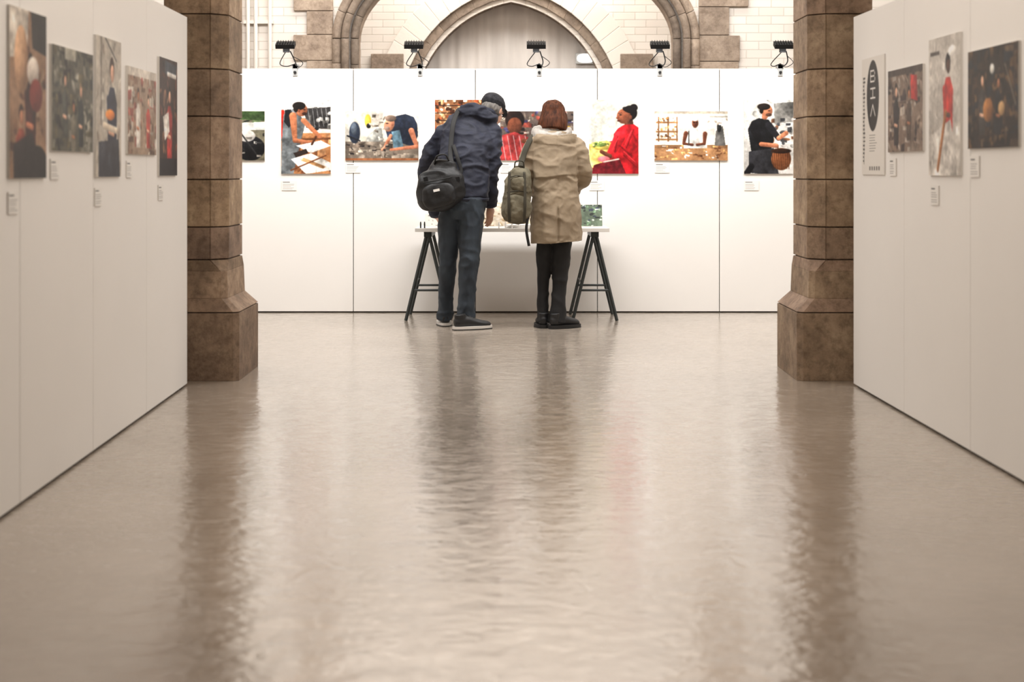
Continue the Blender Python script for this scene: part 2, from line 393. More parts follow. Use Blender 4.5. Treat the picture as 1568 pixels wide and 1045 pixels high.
# ------------------------------------------------------------ printed photographs
def smooth_noise(h,w,cell,rs):
    gh,gw=h//cell+3,w//cell+3
    g=rs.rand(gh,gw)
    y=np.arange(h)/cell; x=np.arange(w)/cell
    yi=y.astype(int);xi=x.astype(int);fy=(y-yi)[:,None];fx=(x-xi)[None,:]
    fy=fy*fy*(3-2*fy);fx=fx*fx*(3-2*fx)
    A=g[yi][:,xi];B=g[yi][:,xi+1];C=g[yi+1][:,xi];D=g[yi+1][:,xi+1]
    return (A*(1-fx)+B*fx)*(1-fy)+(C*(1-fx)+D*fx)*fy-.5
RS=np.random.RandomState(11)
class Cv:
    def __init__(s,w,h,bg,bg2=None):
        s.w=w;s.h=h;s.as_=w/h
        s.X,s.Y=np.meshgrid((np.arange(w)+.5)/w,(np.arange(h)+.5)/h)
        s.a=np.ones((h,w,3))*np.array(bg)/255.
        if bg2 is not None: s.a=s.a*(1-s.Y[...,None])+s.Y[...,None]*np.array(bg2)/255.
    def mix(s,m,c,sh=None):
        m=np.clip(m,0,1)[...,None]; col=np.ones_like(s.a)*np.array(c)/255.
        if sh is not None: col=np.clip(col*sh[...,None],0,1)
        s.a=s.a*(1-m)+m*col; return s
    def ell(s,cx,cy,rx,ry,c,rot=0):
        dx=(s.X-cx)*s.as_;dy=s.Y-cy; cr,sr=math.cos(rot),math.sin(rot)
        u=(dx*cr+dy*sr)/(rx*s.as_); w=(-dx*sr+dy*cr)/ry
        sh=1.08-.28*np.clip(u*.6+w*.7+.3*(u*u+w*w),-1,1)
        return s.mix((1-np.sqrt(u*u+w*w))*min(rx,ry)*s.h*.8+.5,c,sh)
    def rect(s,x0,y0,x1,y1,c): return s.mix(((s.X>=x0)&(s.X<=x1)&(s.Y>=y0)&(s.Y<=y1))*1.0,c)
    def poly(s,pts,c):
        ins=np.zeros(s.X.shape,bool); n=len(pts)
        for i in range(n):
            x0,y0=pts[i];x1,y1=pts[(i+1)%n]
            if y0==y1: continue
            ins^=((s.Y<y0)!=(s.Y<y1))&(s.X<(x1-x0)*(s.Y-y0)/(y1-y0)+x0)
        sh=1+.34*smooth_noise(s.h,s.w,16,RS)+.26*smooth_noise(s.h,s.w,6,RS)
        xs_=[p[0] for p in pts]; mx=(s.X-(min(xs_)+max(xs_))/2)/(max(xs_)-min(xs_)+1e-6)
        return s.mix(ins*1.0,c,sh*(1.02-.25*mx))
    def line(s,p,q,w,c,w2=None):
        px,py=p[0]*s.as_,p[1];qx,qy=q[0]*s.as_,q[1];X=s.X*s.as_
        t=np.clip(((X-px)*(qx-px)+(s.Y-py)*(qy-py))/((qx-px)**2+(qy-py)**2+1e-9),0,1)
        d=np.hypot(X-px-t*(qx-px),s.Y-py-t*(qy-py)); ww=w+(0 if w2 is None else (w2-w)*t)
        sd=((s.Y-py-t*(qy-py))+(X-px-t*(qx-px))*.5)/(w/2+1e-6)
        return s.mix((ww/2-d)*s.h*.8+.5,c,1.04-.25*np.clip(sd,-1,1))
    def noise(s,amp,cell):
        for k,am in((26,.10),(11,.07),(5,.05),(3,.05)):
            n=smooth_noise(s.h,s.w,k,RS); s.a=np.clip(s.a*(1+am*2*n[...,None])+am*.25*n[...,None],0,1)
        s.a=np.clip(s.a+amp*(RS.rand(s.h,s.w,1)-.5),0,1)
        s.a=np.clip(s.a+(s.a-.5)*.12*(4*s.a*(1-s.a)),0,1); return s
    def clutter(s,x0,y0,x1,y1,cols,n,sz=(.02,.07),seed=1):
        r=random.Random(seed)
        for _ in range(n):
            cx,cy=r.uniform(x0,x1),r.uniform(y0,y1);a=r.uniform(*sz);b=r.uniform(*sz)
            c=r.choice(cols)
            if r.random()<.55: s.ell(cx,cy,a*.7,b*.7,c,r.uniform(0,3))
            else:
                q=r.uniform(-.4,.4); pts=[(-a,-b*.6),(a,-b*.6+q*b),(a*.9,b*.6),(-a,b*.5-q*b)]
                s.poly([(min(max(cx+u,x0),x1),min(max(cy+w,y0),y1)) for u,w in pts],c)
        return s
    def blur(s,k=1):
        for _ in range(k):
            p=np.pad(s.a,((1,1),(1,1),(0,0)),'edge')
            s.a=(p[1:-1,1:-1]*2+p[:-2,1:-1]+p[2:,1:-1]+p[1:-1,:-2]+p[1:-1,2:])/6
        return s
def make_print(name,O,U,N,w,h,cv,th=0.006):
    """O = top-left corner on the wall surface, U = right, N = out of the wall"""
    O=V(O);U=V(U).normalized();N=V(N).normalized();Z=V((0,0,1))
    W_,H_=cv.w,cv.h
    Xs=np.linspace(0,w,W_);Ys=np.linspace(0,h,H_)
    O2=O+N*th
    g=np.zeros((H_,W_,3))
    g+=np.array(O2); g+=Xs[None,:,None]*np.array(U); g-=Ys[:,None,None]*np.array(Z)
    verts=g.reshape(-1,3).tolist()
    f=[]
    for j in range(H_-1):
        o=j*W_
        for i in range(W_-1): f.append((o+i,o+W_+i,o+W_+i+1,o+i+1))
    nf=len(f)
    bv=[O2-N*.0003,O2+U*w-N*.0003,O2+U*w-Z*h-N*.0003,O2-Z*h-N*.0003,O+N*.0005,O+U*w+N*.0005,O+U*w-Z*h+N*.0005,O-Z*h+N*.0005]
    o=len(verts); verts+=[tuple(p) for p in bv]
    for q in [(0,1,2,3),(7,6,5,4),(0,4,5,1),(1,5,6,2),(2,6,7,3),(3,7,4,0)]: f.append(tuple(i+o for i in q))
    me=bpy.data.meshes.new(name); me.from_pydata(verts,[],f)
    me.materials.append(M['print']); me.materials.append(M['edge'])
    mi=np.zeros(len(f),int); mi[nf:]=1; me.polygons.foreach_set('material_index',mi)
    c=np.ones((len(verts),4)); c[:W_*H_,:3]=s2l(np.clip(cv.a.reshape(-1,3),0,1)*255)
    at=me.color_attributes.new('Col','FLOAT_COLOR','POINT'); at.data.foreach_set('color',c.ravel())
    me.update(); ob=bpy.data.objects.new(name,me); scene.collection.objects.link(ob); return ob
PW,PH=120,180
SK=(165,112,84); SKD=(112,72,54); SKL=(205,160,135)
def port(bg,bg2=None): return Cv(PW,PH,bg,bg2)
def land(bg,bg2=None): return Cv(PH,PW,bg,bg2)
def c_edge():
    c=land((120,115,100)); c.clutter(0,0,1,1,[(60,60,55),(200,200,190),(40,45,40),(100,115,85)],60,seed=4)
    c.poly([(.55,0),(1,0),(1,.2),(.55,.16)],(80,100,66)); c.poly([(.5,.25),(1,.22),(1,.38),(.5,.4)],(222,222,216)); c.ell(.8,.75,.2,.25,(35,35,38)); c.ell(.75,.5,.12,.12,(205,200,195)); c.line((.6,.3),(.9,.9),.03,(60,60,60)); c.clutter(.5,.5,1,1,[(60,60,60),(150,145,138),(210,205,198)],14,(.02,.05),seed=44); return c
def c_bind():
    c=port((224,220,216),(196,180,164)); c.poly([(.45,.12),(1,.1),(1,.4),(.5,.38)],(70,68,68)); c.rect(.5,.0,1,.1,(205,205,205))
    for i in range(7): c.line((.45+i*.09,.12),(.5+i*.09,.36),.008,(150,150,150))
    c.clutter(.45,.1,1,.4,[(120,118,115),(40,40,42),(190,188,184)],16,(.02,.06),seed=51)
    c.rect(0,.45,1,1,(176,130,92)); c.clutter(0,.5,1,1,[(150,105,72),(196,152,114),(120,82,58)],22,(.05,.14),seed=52)
    c.line((0,.54),(1,.52),.03,(110,76,52)); c.line((.03,.16),(.03,.5),.05,(190,60,45))
    c.poly([(.05,.2),(.25,.12),(.5,.3),(.4,.55),(.25,1),(.0,1),(.02,.5)],(112,116,118)); c.poly([(.08,.14),(.2,.13),(.24,.3),(.16,.38),(.06,.3)],(36,36,40)); c.line((.2,.16),(.3,.4),.02,(60,62,66))
    c.line((.24,.22),(.28,.55),.1,SK,.06); c.line((.28,.55),(.6,.58),.06,SK,.045); c.line((.45,.28),(.78,.5),.07,SK,.05)
    c.ell(.41,.14,.12,.085,SK); c.ell(.36,.085,.13,.055,(34,26,23)); c.ell(.30,.12,.05,.05,(34,26,23)); c.ell(.47,.19,.05,.02,(70,45,36)); c.ell(.47,.135,.025,.008,(60,38,32)); c.ell(.36,.15,.025,.022,(140,92,68))
    c.poly([(.3,.62),(.8,.55),(1,.62),(.6,.72)],(238,236,230)); c.poly([(.2,.8),(.6,.72),(1,.85),(1,.95),(.5,1)],(235,230,222))
    c.poly([(.45,.78),(.9,.9),(.85,.93),(.4,.82)],(190,150,110)); c.poly([(.25,.72),(.5,.66),(.55,.72),(.3,.78)],(60,50,45)); c.line((.2,.95),(.9,.75),.02,(120,80,55)); c.line((.7,.5),(.62,.6),.03,(90,60,44)); return c
def c_jeweller():
    c=land((232,226,214),(205,196,182)); c.rect(0,.62,1,1,(128,118,108)); c.rect(0,.0,.05,.6,(210,205,195)); c.clutter(0,.62,1,1,[(112,102,93),(146,136,125)],20,(.05,.12),seed=61)
    c.ell(.13,.44,.075,.22,(58,66,80)); c.ell(.12,.36,.04,.12,(96,104,114)); c.line((.03,.5),(.2,.6),.03,(40,42,48)); c.ell(.31,.2,.045,.13,(206,178,84)); c.ell(.32,.3,.03,.05,(40,38,36))
    c.poly([(.3,.5),(.42,.35),(.5,.35),(.52,.62),(.28,.62)],(150,150,145)); c.rect(.36,.05,.52,.35,(205,198,188)); c.clutter(.34,.05,.55,.6,[(180,172,160),(120,112,102),(215,208,198)],14,(.015,.05),seed=62)
    c.poly([(.54,.32),(.6,.18),(.70,.1),(.82,.06),(.93,.12),(.98,.26),(.99,.5),(.93,.72),(.7,.62),(.58,.55)],(50,58,74))
    c.poly([(.63,.42),(.74,.38),(.8,.75),(.66,.76)],(106,130,142))
    c.ell(.6,.27,.07,.15,(190,140,115),.3); c.ell(.62,.15,.075,.065,(120,105,95)); c.ell(.57,.35,.035,.04,(150,130,120)); c.ell(.57,.25,.02,.012,(60,50,45)); c.ell(.645,.27,.015,.03,(160,112,92))
    c.line((.9,.4),(.97,.7),.12,(180,125,100),.08); c.line((.97,.72),(.62,.78),.08,(180,125,100),.05); c.line((.62,.5),(.55,.7),.07,(185,130,105))
    c.line((.55,.72),(.5,.78),.05,(200,150,125)); c.clutter(.02,.66,.6,.95,[(90,80,70),(180,170,155),(60,55,55)],34,(.01,.035),seed=6); c.rect(0,.95,1,1,(150,105,75)); return c
def c_spice():
    c=port((150,110,80)); c.clutter(0,0,1,.5,[(95,60,40),(200,170,130),(230,215,190),(70,45,30),(170,95,60)],150,(.02,.05),seed=2)
    for y in(.08,.18,.28): c.line((0,y),(1,y),.012,(60,40,30))
    c.ell(.45,.5,.2,.15,SK); c.poly([(.1,.6),(.9,.6),(1,1),(0,1)],(70,75,90)); return c
def c_tailor():
    c=land((110,98,92)); c.clutter(0,0,1,.6,[(60,50,48),(140,80,70),(190,180,170),(40,45,60),(85,80,110),(120,110,100)],90,(.02,.07),seed=12)
    c.ell(.2,.18,.13,.2,(40,28,25)); c.ell(.2,.3,.1,.17,SKD); c.poly([(.0,.5),(.2,.42),(.42,.55),(.5,1),(0,1)],(150,66,66))
    for i in range(6): c.line((.02+i*.08,.5),(.08+i*.08,1),.012,(190,180,180))
    c.line((.32,.6),(.6,.75),.1,SKD,.07); c.poly([(.4,.7),(.9,.55),(1,1),(.3,1)],(76,104,142)); c.clutter(.4,.6,1,1,[(180,70,60),(66,90,136),(230,225,215),(50,54,70)],40,(.015,.05),seed=3)
    c.clutter(.55,.05,1,.6,[(225,220,212),(60,56,60),(150,140,130),(190,160,80)],30,(.015,.05),seed=13)
    c.ell(.75,.25,.06,.12,(60,44,38)); c.ell(.75,.3,.05,.1,SK); return c
def c_child():
    c=port((214,214,206),(196,196,186)); c.rect(.0,0,.05,1,(225,222,215))
    c.poly([(0,.62),(.5,.55),(1,.7),(1,1),(0,1)],(150,62,56)); c.poly([(0,.6),(.35,.55),(.6,.62),(.3,.9),(0,.92)],(222,198,128)); c.ell(.25,.62,.22,.06,(206,186,104)); c.ell(.22,.6,.14,.035,(128,146,84)); c.clutter(.05,.57,.4,.64,[(150,165,100),(220,206,150),(100,120,70)],16,(.015,.03),seed=71)
    c.poly([(.72,.28),(.88,.25),(.9,.38),(.72,.38)],(104,66,52))
    c.poly([(.5,.46),(.58,.39),(.7,.34),(.9,.33),(1,.38),(1,1),(.55,1),(.5,.8)],(184,40,50)); c.line((.62,.5),(.42,.75),.15,(196,48,58),.1); c.line((.42,.76),(.25,.7),.06,SKD,.05)
    c.poly([(.1,.88),(.6,.78),(.75,1),(.05,1)],(120,36,46)); c.ell(.3,.8,.12,.04,(225,130,136)); c.line((.3,.84),(.6,.8),.02,(210,190,180))
    c.ell(.82,.18,.15,.10,(28,22,24)); c.ell(.90,.11,.08,.05,(30,24,26)); c.ell(.70,.225,.14,.10,(142,92,70)); c.ell(.79,.14,.12,.035,(30,24,26),.35); c.ell(.575,.245,.03,.015,(136,86,66)); c.ell(.60,.285,.035,.011,(96,50,44)); c.ell(.635,.205,.022,.008,(30,20,18)); c.ell(.84,.24,.03,.03,(120,78,60)); c.line((.59,.185),(.66,.178),.006,(40,26,24))
    for (p,q) in (((.9,.4),(.75,.65)),((.62,.62),(.85,.75)),((.58,.5),(.52,.7)),((.8,.36),(.95,.55)),((.7,.75),(.95,.9))): c.line(p,q,.018,(138,24,36))
    for (p,q) in (((.86,.42),(.72,.62)),((.6,.5),(.47,.68)),((.7,.7),(.93,.84))): c.line(p,q,.012,(216,78,84))
    return c
def c_baker():
    c=land((226,222,214)); c.rect(0,.0,1,.06,(190,180,165))
    for y in(.22,.4,.56): c.rect(.02,y,.32,y+.03,(168,128,88))
    for x_ in(.05,.18,.3): c.rect(x_,.12,x_+.018,.62,(140,104,70))
    c.clutter(.04,.14,.3,.22,[(200,150,90),(120,80,50)],12,(.01,.03),seed=8); c.clutter(.04,.3,.3,.4,[(210,170,110),(150,100,60),(230,225,215)],12,(.01,.03),seed=9); c.clutter(.04,.45,.3,.56,[(200,160,110),(110,80,56),(230,225,215)],12,(.01,.03),seed=19)
    c.rect(0,.68,1,.75,(150,118,88)); c.rect(0,.75,1,1,(178,140,105)); c.clutter(0,.7,1,.98,[(235,230,222),(205,165,115),(120,85,60)],60,(.012,.04),seed=5)
    c.poly([(.4,.42),(.5,.34),(.62,.34),(.7,.44),(.72,.75),(.4,.75)],(232,228,222)); c.poly([(.48,.36),(.6,.36),(.62,.72),(.46,.72)],(206,202,196))
    c.line((.43,.45),(.4,.65),.09,SKD,.06); c.line((.69,.46),(.68,.66),.09,SKD,.06); c.line((.4,.66),(.52,.68),.05,SKD); c.line((.68,.66),(.58,.68),.05,SKD)
    c.ell(.555,.24,.045,.1,SKD); c.ell(.555,.15,.05,.055,(240,238,234)); c.ell(.54,.23,.012,.012,(40,26,22)); c.ell(.575,.23,.012,.012,(40,26,22)); c.ell(.556,.285,.02,.01,(80,44,38)); c.rect(.46,.4,.475,.7,(90,88,86))
    c.poly([(.84,.4),(.93,.3),(.97,.7),(.82,.7)],(110,108,105)); c.ell(.88,.33,.03,.1,(50,50,50)); c.rect(.75,.1,1,.13,(170,165,155)); c.clutter(.7,.15,1,.3,[(205,200,190),(160,150,140)],10,(.015,.04),seed=82); return c
def c_weaver():
    c=port((206,203,198)); c.clutter(0,.0,1,.35,[(190,188,182),(175,173,167),(220,217,212)],20,(.05,.12),seed=15)
    c.poly([(.6,.05),(1,.03),(1,.3),(.62,.32)],(120,118,114)); c.clutter(.55,.25,1,.8,[(80,80,82),(180,175,170),(120,90,70),(150,148,144)],24,(.03,.07),seed=7)
    c.poly([(.08,.4),(.16,.29),(.3,.25),(.5,.27),(.6,.38),(.6,.55),(.52,.75),(.17,.78)],(34,35,38)); c.poly([(.1,.7),(.6,.65),(.7,1),(.3,1),(.1,.98)],(62,62,66)); c.line((.15,.9),(.05,1),.08,(30,30,34)); c.line((.25,.35),(.3,.6),.02,(58,60,66))
    c.ell(.42,.23,.06,.04,(160,110,86)); c.ell(.46,.15,.115,.085,(182,128,100)); c.ell(.40,.095,.13,.045,(38,29,24)); c.ell(.355,.14,.04,.05,(38,29,24)); c.ell(.5,.205,.06,.022,(84,60,48)); c.ell(.51,.15,.025,.007,(60,40,32))
    c.line((.5,.35),(.7,.52),.1,(40,40,44),.07); c.line((.7,.52),(.85,.45),.06,(180,125,98)); c.line((.2,.38),(.35,.6),.12,(26,26,29),.09); c.line((.35,.6),(.65,.62),.06,(180,125,98))
    c.ell(.75,.8,.2,.15,(130,88,60))
    for i in range(9): c.line((.56+i*.045,.7),(.6+i*.038,.93),.008,(90,58,38))
    c.ell(.75,.69,.2,.035,(60,40,28)); return c
def c_gen(portrait,bg,cols,figs,seed,n=50):
    c=(port if portrait else land)(bg); c.clutter(0,0,1,1,cols,n*2,(.02,.09),seed=seed)
    for (x_,y_,s_,shirt,skin,hair) in figs:
        ax=1/c.as_
        c.poly([(x_-.16*s_*ax,y_+.3*s_),(x_-.07*s_*ax,y_+.17*s_),(x_+.08*s_*ax,y_+.17*s_),(x_+.18*s_*ax,y_+.32*s_),(x_+.15*s_*ax,y_+.95*s_),(x_-.14*s_*ax,y_+.95*s_)],shirt)
        c.line((x_-.14*s_*ax,y_+.3*s_),(x_-.1*s_*ax,y_+.6*s_),.09*s_,shirt); c.line((x_-.1*s_*ax,y_+.6*s_),(x_+.06*s_*ax,y_+.62*s_),.06*s_,skin)
        c.ell(x_,y_-.01*s_,.085*s_*ax,.11*s_,hair); c.ell(x_+.01*ax,y_+.04*s_,.065*s_*ax,.085*s_,skin)
    return c
left=[(4.957,1,c_gen(1,(140,112,90),[(120,92,72),(150,128,108),(90,62,48)],[(.55,.32,.6,(60,30,28),(170,110,85),(30,24,22)),(.3,.62,.5,(120,60,45),(150,104,80),(40,30,25))],21,20).poly([(0,0),(.5,0),(.45,.28),(0,.3)],(195,185,172)).poly([(.55,0),(1,0),(1,.25),(.6,.22)],(28,26,25)).ell(.3,.3,.18,.2,(175,138,108)).ell(.62,.36,.16,.09,(196,184,172)).ell(.7,.5,.18,.1,(120,52,44)).ell(.75,.95,.3,.15,(30,26,24)).poly([(.1,.8),(.6,.72),(.8,1),(.1,1)],(40,34,34))),
 (5.44,0,c_gen(0,(88,86,76),[(60,62,56),(108,106,95),(135,132,120),(45,48,42),(90,84,66)],[(.3,.3,.6,(70,72,66),SKL,(40,36,32)),(.68,.38,.6,(45,52,50),SKL,(120,104,80)),(.5,.55,.5,(110,106,92),SK,(30,28,26))],22,70).rect(.3,0,.55,.12,(170,166,152))),
 (6.055,1,c_gen(1,(176,168,156),[(160,152,140),(186,180,168),(140,130,118)],[(.62,.22,.75,(36,42,62),SKL,(60,44,36))],23,14).line((.2,0),(.2,.6),.02,(90,80,70)).ell(.55,.55,.18,.04,(220,130,60)).poly([(.1,.75),(.9,.72),(.95,1),(.1,1)],(48,50,58)).line((.35,0),(.8,.15),.015,(60,60,60)).line((.3,.63),(.8,.66),.05,(205,190,170))),
 (6.59,0,c_gen(0,(150,130,112),[(184,174,160),(130,104,88),(140,84,74),(200,190,178),(100,82,70)],[(.35,.3,.65,(204,196,186),SK,(50,36,30)),(.7,.35,.6,(168,72,62),SKL,(40,30,28))],24,40).rect(0,0,1,.1,(205,196,184))),
 (7.23,1,c_gen(1,(64,48,42),[(45,34,30),(96,60,48),(120,92,74),(30,26,26)],[(.55,.3,.6,(150,50,44),SKL,(30,24,22))],25,30).poly([(.3,.02),(.95,.04),(.95,.14),(.3,.13)],(60,66,74)).line((.45,.13),(.9,.14),.04,(214,208,200)).poly([(.2,.5),(.5,.45),(.55,.62),(.3,.7)],(224,216,206)).rect(0,.85,1,1,(30,28,34)))]
right=[(7.75,1,None),
 (7.24,0,c_gen(0,(120,104,92),[(80,66,58),(150,140,130),(60,50,48),(130,116,104)],[(.25,.25,.7,(46,42,44),SKL,(30,24,22)),(.62,.3,.6,(90,76,66),SK,(30,24,22))],31,50).poly([(.66,.1),(.84,.12),(.86,.42),(.68,.38)],(170,52,46)).rect(0,0,1,.08,(70,60,54))),
 (6.577,1,c_gen(1,(190,184,176),[(202,196,188),(180,173,165),(168,160,150)],[(.62,.2,.6,(180,56,48),(80,56,44),(24,20,20))],32,12).poly([(.1,.7),(.7,.6),(.95,1),(.1,1)],(206,200,192)).rect(.05,.1,.35,.13,(90,84,80)).line((.55,.55),(.3,.95),.05,(150,100,60)).ell(.75,.12,.12,.04,(235,230,222))),
 (6.05,0,c_gen(0,(44,36,32),[(26,22,22),(60,46,36),(80,66,54),(36,40,46),(96,74,52)],[(.3,.3,.6,(60,56,54),SKL,(26,22,20)),(.62,.35,.55,(36,36,40),SK,(20,18,18))],33,80).ell(.5,.22,.04,.05,(206,204,196)).ell(.42,.62,.1,.12,(146,100,58)).ell(.68,.62,.06,.07,(180,146,106)).line((.75,.2),(.95,.6),.02,(120,110,100)))]
def poster():
    c=Cv(120,180,(226,221,214)); c.mix((1-np.sqrt(((c.X-.5)/.27)**2+((c.Y-.33)/.3)**2))*40+.5,(44,42,42))
    wv=(232,228,222)
    def L(p,q): c.line(p,q,.014,wv)
    x0,x1=.40,.60
    L((x0,.12),(x0,.21));L((x0,.12),(.55,.12));L((x0,.165),(.56,.165));L((x0,.21),(.56,.21));L((.58,.135),(.58,.15));L((.59,.18),(.59,.20))
    L((.5,.27),(.5,.35));L((x0,.27),(x1,.27));L((x0,.35),(x1,.35))
    L((x0,.50),(.5,.41));L((x1,.50),(.5,.41))
    c.line((.1,.18),(.1,.9),.02,(150,145,140))
    r=random.Random(2)
    for i in range(22): c.rect(.06,.16+i*.034,.06+r.uniform(.05,.1),.175+i*.034,(70,68,66))
    for i in range(7): c.rect(.34,.66+i*.022,.34+r.uniform(.2,.35),.666+i*.022,(120,116,112))
    for i in range(5): c.rect(.34+.1*i,.93,.40+.1*i,.96,(110,106,102))
    return c
def label_cv():
    c=Cv(40,28,(234,231,226)); r=random.Random()
    c.rect(.08,.14,.55,.22,(90,88,86))
    for i in range(5): c.rect(.08,.34+i*.12,.08+r.uniform(.5,.8),.38+i*.12,(150,147,144))
    return c
cv1=[(431,1,c_bind),(529,0,c_jeweller),(666,1,c_spice),(766,0,c_tailor),(902,1,c_child),(1002,0,c_baker),(1139,1,c_weaver)]
SC=F/WB
def wallx(px): return (px-784)/SC
back=[(wallx(406)-0.595,0,c_edge)]+[(wallx(px),o,c) for px,o,c in cv1]
back+=[(wallx(1139)+0.52,0,c_tailor),(wallx(1139)+1.24,1,c_child),(wallx(406)-1.12,1,c_weaver),(wallx(406)-1.85,0,c_baker)]
for x_,o,c in back:
    w,h=(0.40,0.60) if o else (0.593,0.40)
    top=1.727 if o else 1.635
    cv=c().noise(.05,2).blur(1); cv.a=np.clip(cv.a,0,1)**1.2
    make_print('photo_print',(x_,WB,top),(1,0,0),(0,-1,0),w,h,cv,.012)
    make_print('caption_label',(x_+0.004,WB,top-h-(.055 if o else .02)),(1,0,0),(0,-1,0),0.117,0.08,label_cv(),0.005)
uL=V((-0.01732,1,0)).normalized(); nL=V((uL.y,-uL.x,0))
uR=V((0.0207,-1,0)).normalized(); nR=V((-1,-0.0207,0)).normalized()
for d,o,cv in left:
    w,h=(0.415,0.585) if o else (0.57,0.395); top=1.715 if o else 1.625
    make_print('photo_print',(LX(d),d,top),uL,nL,w,h,cv.noise(.06,2).blur(1),.01)
    make_print('caption_label',(LX(d+.004),d+.004,top-h-(.045 if o else .03)),uL,nL,0.11,0.075,label_cv(),0.005)
for i,(d,o,cv) in enumerate(right):
    w,h=(0.43,0.60) if o else (0.57,0.395); top=1.735 if o else 1.64
    if cv is None:
        make_print('exhibition_poster',(RX(d),d,top),uR,nR,w,h,poster())
    else:
        make_print('photo_print',(RX(d),d,top),uR,nR,w,h,cv.noise(.06,2).blur(1),.01)
        make_print('caption_label',(RX(d-.01),d-.01,top-h-(.045 if o else .03)),uR,nR,0.11,0.085,label_cv(),0.005)

# ------------------------------------------------------------ clamp-on exhibition spotlights
def aim(o,tgt):
    o.rotation_euler=(V(tgt)-o.location).to_track_quat('-Z','Y').to_euler()
for px in(48,243,438,634,821,1010,1199,1392,1588):
    x_=(px-784)/193.5
    a=Acc(); R=Matrix.Rotation(math.radians(24),3,'X')
    c=V((x_,11.68,2.145))
    a.add(cbox(c,(0.15,0.085,0.035),R),'black',False)
    for i in range(7): a.add(cbox(c+R@V((-.06+.02*i,0,.021)),(0.004,0.075,0.016),R),'black',False)
    a.add(cbox(c+R@V((0,0,-0.018)),(0.13,0.065,0.002),R),'lamp',False)
    a.add(cbox((x_+.0,11.72,2.115),(0.05,0.03,0.05)),'black',False)
    a.add(tube([(x_+.03,11.73,2.10),(x_+.055,11.80,2.03),(x_+.05,11.92,2.0),(x_+.03,12.0,2.02)],[.005]*4,n=8,ref=(1,0,0)),'black')
    a.add(tube([(x_-.01,11.73,2.09),(x_-.07,11.84,2.01),(x_-.03,11.94,1.995),(x_+.03,12.0,2.02)],[.004]*4,n=8,ref=(0,0,1)),'black')
    a.add(tube([(x_+.05,11.76,2.06),(x_+.11,11.86,2.02),(x_+.07,11.95,1.99),(x_+.03,12.0,2.015)],[.003]*4,n=8,ref=(0,0,1)),'black')
    a.add(box((x_+.005,11.985,WH),(x_+.055,12.06,WH+0.035)),'clear',False)
    a.add(box((x_+.01,11.985,WH-.06),(x_+.05,11.999,WH+0.035)),'clear',False)
    a.add(tube([(x_+.03,11.99,WH-.03),(x_+.03,11.96,WH-.03)],[.012,.010],n=12,sub=1,ref=(1,0,0)),'black')
    a.obj('clamp_spotlight',0.002)
    ld=bpy.data.lights.new('spot_lamp','SPOT'); ld.energy=18; ld.spot_size=math.radians(150); ld.spot_blend=1; ld.shadow_soft_size=0.06; ld.color=(1,.985,.965)
    lo=bpy.data.objects.new('spot_lamp',ld); scene.collection.objects.link(lo); lo.location=(x_,11.66,2.09); aim(lo,(x_,12.0,1.1))

# ------------------------------------------------------------ trestle table
a=Acc(); tz=0.712
a.add(box((-.742,11.30,tz-.028),(.745,11.90,tz)),'tabletop',False)
for tx in(-.645,.635):
    a.add(box((tx-.03,11.33,tz-.068),(tx+.03,11.87,tz-.0285)),'darksteel',False)
    for ty in(11.345,11.845):
        for sx in(-1,1):
            a.add(tube([(tx+sx*.012,ty,tz-.06),(tx+sx*.17,ty,0.0)],[(.014,.012)]*2,n=4,sub=1,sq=1),'darksteel',False)
        a.add(tube([(tx-.115,ty,.235),(tx+.115,ty,.235)],[.009,.009],n=8,sub=1),'darksteel')
    a.add(tube([(tx-.10,11.345,.29),(tx-.10,11.845,.29)],[.007,.007],n=8,sub=1,ref=(1,0,0)),'darksteel')
a.obj('trestle_table',0.002)
# things on the table
def stand(x_,y_,w,h,cv,name):
    """printed card on an easel stand leaning back"""
    cvp=make_print(name,(0,0,h),(1,0,0),(0,-1,0),w,h,cv,0.004)
    R=Matrix.Rotation(math.radians(-22),4,'X')
    cvp.data.transform(Matrix.Translation((x_-w/2,y_,tz+0.003))@R)
    return cvp
cA=Cv(60,50,(186,174,156)).clutter(0,0,1,1,[(150,130,102),(205,198,184),(120,102,80)],40,(.03,.09),seed=41).noise(.05,2)
cB=Cv(60,50,(86,98,82)).clutter(0,0,1,1,[(36,42,36),(100,124,98),(180,188,178),(50,56,70)],50,(.03,.09),seed=42).noise(.05,2)
stand(-.14,11.64,.30,.20,cA,'display_card')
stand(.59,11.62,.24,.18,cB,'display_card')
stand(-.62,11.66,.13,.10,Cv(30,20,(205,200,192)).clutter(0,0,1,1,[(120,110,100)],8,seed=3),'display_card')
stand(.22,11.64,.28,.2,cA,'display_card')
a=Acc()
for k in range(4): a.add(cbox((0.05+k*.003,11.43,tz+.004+.006*k),(.2,.14,.0055),Matrix.Rotation(.1*k,3,'Z')),'paper',False)
a.obj('leaflet_stack')
a=Acc()
R=Matrix.Rotation(.2,3,'Z')
a.add(cbox((-.46,11.46,tz+.006),(.15,.2,.010),R),'paper',False); a.add(cbox((-.312,11.49,tz+.006),(.15,.2,.010),R),'paper',False)
a.obj('open_booklet')
a=Acc()
for i in range(6):
    xx=-.70+.03*i if i<2 else -.2+.05*i
    a.add(tube([(xx,11.335,tz),(xx,11.335,tz+.035),(xx,11.335,tz+.05)],[.006,.006,.003],n=10,sub=2),'darksteel' if i<2 else 'paper')
a.obj('marker_pens')

